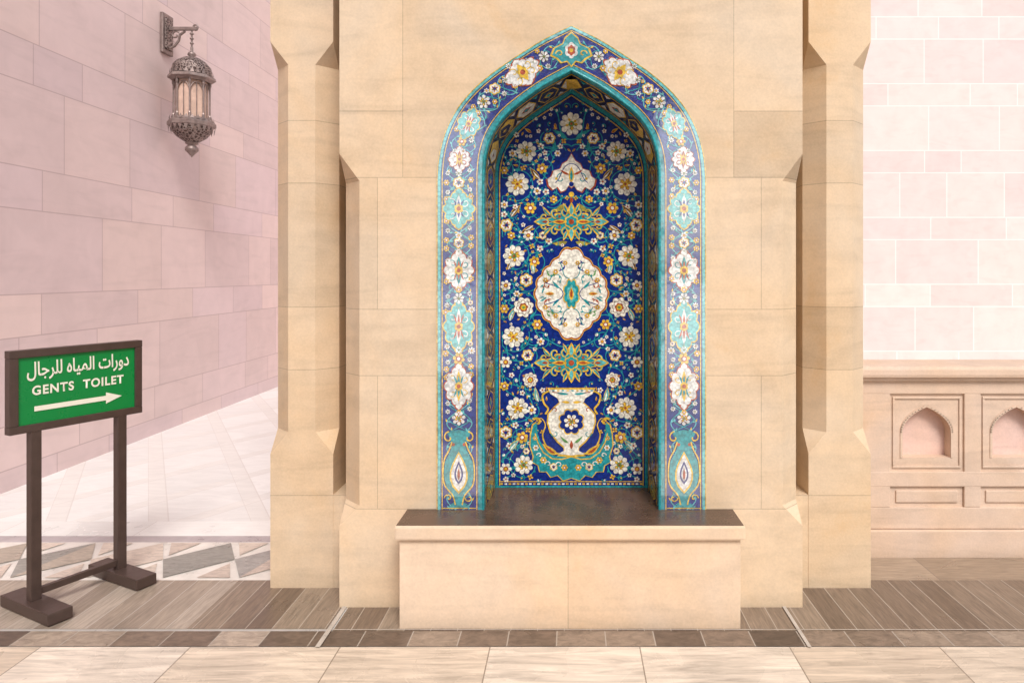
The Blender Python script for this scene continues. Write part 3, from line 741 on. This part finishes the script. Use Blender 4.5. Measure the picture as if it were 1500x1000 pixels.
M_fg=floormat('travertine_slabs',[(0,(.54,.43,.33)),(.5,(.62,.52,.42)),(1,(.72,.64,.57))],.6,.326,jcol=(.22,.17,.13),jw=.0025,streak=(.5,5,1),vein=.34,rough=.25)
sheet('travertine_floor',-3.87,7,.2,2.735,.004,M_fg,pv)
sheet('unseen_arcade_floor',-3.87,7,-4.2,.195,.004,M_sl,pv)  # unseen behind the camera, laid dark to darken the low tile reflections
M_rs=floormat('brown_slab_band',[(0,(.26,.19,.135)),(1,(.38,.29,.215))],.9,.0,jcol=(.2,.15,.12),streak=(1.2,12,1),vein=.3,rough=.3)
sheet('slab_band',1.3,7,3.33,3.62,.0042,M_rs,pv)

# ================================================================ SIGN
sg=empty('toilet_sign',(-2.423,2.93,0),math.atan2(.5,.255))
W=.561; zt,zb2=1.165,.803; fw=.034
box('frame_top',(0,W,-.022,.022,zt-fw,zt),M_bronze,.003,sg); box('frame_bottom',(0,W,-.022,.022,zb2,zb2+fw),M_bronze,.003,sg)
box('frame_side_a',(0.0005,fw,-.0215,.0215,zb2+fw,zt-fw),M_bronze,.003,sg); box('frame_side_b',(W-fw,W-.0005,-.0215,.0215,zb2+fw,zt-fw),M_bronze,.003,sg)
box('panel',(fw-.005,W-fw+.005,-.012,.012,zb2+fw-.005,zt-fw+.005),M_green,0,sg)
for i,t in enumerate((.18,.83)):
    x=t*W
    box('leg_%d'%i,(x-.021,x+.021,-.02,.02,.05,zb2+.002),M_bronze,.003,sg)
    box('foot_%d'%i,(x-.048,x+.048,-.215,.185,.008,.058),M_bronze,.005,sg)
    for yy in (-.19,.16): box('foot_pad',(x-.03,x+.03,yy-.015,yy+.015,.004,.012),M_bronze,0,sg)
box('cross_bar',(.18*W+.02,.83*W-.02,-.012,.012,.075,.105),M_bronze,.003,sg)
def text(name,s,x0,x1,z0,z1,bold=.0,sp=1.0):
    cu=bpy.data.curves.new(name,'FONT'); cu.body=s; cu.offset=bold; cu.space_character=sp
    o=bpy.data.objects.new(name,cu); scn.collection.objects.link(o)
    bpy.context.view_layer.update()
    me=bpy.data.meshes.new_from_object(o.evaluated_get(bpy.context.evaluated_depsgraph_get()))
    bpy.data.objects.remove(o)
    if len(me.vertices)==0: print('EMPTY TEXT',name); return
    xs=[v.co.x for v in me.vertices]; ys=[v.co.y for v in me.vertices]
    a,b,c,d=min(xs),max(xs),min(ys),max(ys)
    for v in me.vertices: v.co=Vector((x0+(v.co.x-a)/(b-a)*(x1-x0),-.0145,z0+(v.co.y-c)/(d-c)*(z1-z0)))
    me.materials.clear(); me.materials.append(M_white)
    o=bpy.data.objects.new(name,me); scn.collection.objects.link(o); o.parent=sg
text('english_lettering','GENTS  TOILET',.155*W,.845*W,.962,1.004,.03,1.15)
ar='\uFEA9\uFEED\uFEAD\uFE8D\uFE95 \uFE8D\uFEDF\uFEE4\uFEF4\uFE8E\uFEE9 \uFEDF\uFEE0\uFEAE\uFE9F\uFE8E\uFEDD'
text('arabic_lettering',ar[::-1],.12*W,.89*W,1.026,1.110,.017)
az=.902
obj('arrow',[(.17*W,-.0145,az-.011),(.70*W,-.0145,az-.011),(.70*W,-.0145,az-.027),(.83*W,-.0145,az),(.70*W,-.0145,az+.027),(.70*W,-.0145,az+.011),(.17*W,-.0145,az+.011)],[list(range(7))],M_white,parent=sg)

# ================================================================ LANTERN
def filig():
    n=NT('pierced_bronze')
    v=n.t.nodes.new('ShaderNodeTexVoronoi'); v.feature='DISTANCE_TO_EDGE'; v.inputs['Scale'].default_value=38; n.put(v.inputs['Vector'],n.P)
    h=n.mr(v.outputs[0],.05,.16,1,0); col=n.mix(h,(.07,.045,.04),(.32,.25,.23))
    n.bump(h,.6,.006); return n.fin(col,.4,.5)
M_fil=filig(); M_lb=plain('lantern_bronze',(.26,.20,.185),.4,.45,.25,25)
M_gls=plain('frosted_lantern_glass',(.62,.44,.36),.2,0,.15,12,bump=0)
s=.0065
ln=empty('wall_lantern',(-556*s,6.5,H0))
def Z(py): return (400-py)*s
def lz(name,pr,mat,seg=8,sm=False): return lathe(name,[(r*s,Z(y)) for r,y in pr],seg,mat,(0,0,0),ln,sm,PI/8)
lz('finial_top',[(2,70),(2,76),(5,78),(6,81),(3,84),(5,86),(4,88)],M_lb,16,True)
lz('dome',[(4,84),(11,86),(19,91),(25,98),(27,105),(27,111)],M_fil,16)
lz('upper_rim',[(27,111),(31,113),(32,117),(28,119),(26,121)],M_lb)
lz('glass_body',[(21.5,120),(21.5,176)],M_gls)
lz('lower_rim',[(25,174),(29,177),(32,181),(32,186),(28,188)],M_lb)
lz('lower_bowl',[(28,188),(25,195),(20,201),(13,206),(8,209)],M_fil,16)
lz('finial_bottom',[(8,208),(9,211),(5,213),(9,217),(9,221),(5,225),(1.5,229),(.2,231)],M_lb,16,True)
for k in range(8):
    a=2*PI*k/8+PI/8; x,y=23.5*s*math.cos(a),23.5*s*math.sin(a)
    lathe('post_%d'%k,[(.013,Z(176)),(.013,Z(170)),(.008,Z(168)),(.008,Z(128)),(.014,Z(125)),(.014,Z(120))],8,M_lb,(x,y,0),ln)
    a2=a+2*PI/8; x2,y2=23.5*s*math.cos(a2),23.5*s*math.sin(a2); pts=[]
    for i in range(9):
        t=i/8; pts.append((x+(x2-x)*t,y+(y2-y)*t,Z(136)+ (Z(124)-Z(136))*math.sin(PI*t)**.7))
    tube('arch_%d'%k,pts,.006,M_lb,ln,6)
    m_=((x+x2)/2,(y+y2)/2); tube('bar_%d'%k,[(m_[0],m_[1],Z(176)),(m_[0],m_[1],Z(124))],.004,M_lb,ln,6)
cv=[];cf=[]
for k in range(24):
    a=2*PI*k/24
    for r,y0_,y1_ in ((29,112,105),(31,187,196),(29.5,178,172)):
        x,y=r*s*math.cos(a),r*s*math.sin(a); tx,ty=-math.sin(a)*.018,math.cos(a)*.018; b=len(cv)
        cv+=[(x-tx,y-ty,Z(y0_)),(x+tx,y+ty,Z(y0_)),(x*.97,y*.97,Z(y1_))]; cf.append((b,b+1,b+2))
obj('crest',cv,cf,M_lb,parent=ln)
tube('hanging_rod',[(0,0,Z(44)),(0,0,Z(72))],.009,M_lb,ln)
for y in (50,57,64): lathe('link',[(.01,-.012),(.02,0),(.01,.012)],10,M_lb,(0,0,Z(y)),ln,True)
wx=-3.868+556*s
box('bracket_arm',(wx,.05,-.014,.014,Z(45),Z(40)),M_lb,.004,ln)
box('wall_plate',(wx,wx+.03,-.085,.085,Z(80),Z(22)),M_lb,.008,ln); box('wall_plate_inner',(wx+.028,wx+.045,-.055,.055,Z(74),Z(28)),M_fil,.006,ln)
tube('bracket_scroll',[(wx+.03,0,Z(72)),(wx+.09,0,Z(68)),(wx+.13,0,Z(60)),(wx+.14,0,Z(52)),(wx+.19,0,Z(46))],.012,M_lb,ln)
tube('bracket_curl',[(p[0],0,p[1]) for p in spiral(wx+.10,Z(52),.045,.008,0,7)],.009,M_lb,ln)
tube('arm_tip',[(p[0],0,p[1]) for p in spiral(.03,Z(40),.032,.008,-1.5,6)],.009,M_lb,ln)

# ================================================================ LIGHT
w=bpy.data.worlds.new('World'); scn.world=w; w.use_nodes=True
nt=w.node_tree; bg=nt.nodes['Background']; sky=nt.nodes.new('ShaderNodeTexSky'); sky.sky_type='NISHITA'; sky.sun_disc=False
sd=Vector((.32,-1.0,1.15)).normalized()
sky.sun_elevation=math.asin(sd.z); sky.sun_rotation=math.atan2(sd.x,sd.y); sky.dust_density=3; sky.air_density=1
hs_=nt.nodes.new('ShaderNodeHueSaturation'); hs_.inputs['Saturation'].default_value=.45
nt.links.new(sky.outputs[0],hs_.inputs['Color']); nt.links.new(hs_.outputs[0],bg.inputs[0]); bg.inputs[1].default_value=.15
sun=bpy.data.lights.new('sun','SUN'); sun.energy=2.65; sun.angle=math.radians(20); sun.color=(1,.965,.92)
so=bpy.data.objects.new('sun',sun); scn.collection.objects.link(so); so.rotation_euler=sd.to_track_quat('Z','Y').to_euler()
scn.view_settings.view_transform='Standard'; scn.view_settings.look='None'; scn.view_settings.exposure=0
# ================================================================ CAMERA
cd=bpy.data.cameras.new('camera'); co=bpy.data.objects.new('camera',cd); scn.collection.objects.link(co)
co.location=(0,0,1.5); co.rotation_euler=(PI/2,0,0); cd.lens=24; cd.sensor_width=36; cd.shift_x=-87/1500; cd.shift_y=-100/1500; cd.clip_end=500; cd.clip_start=.05
scn.camera=co
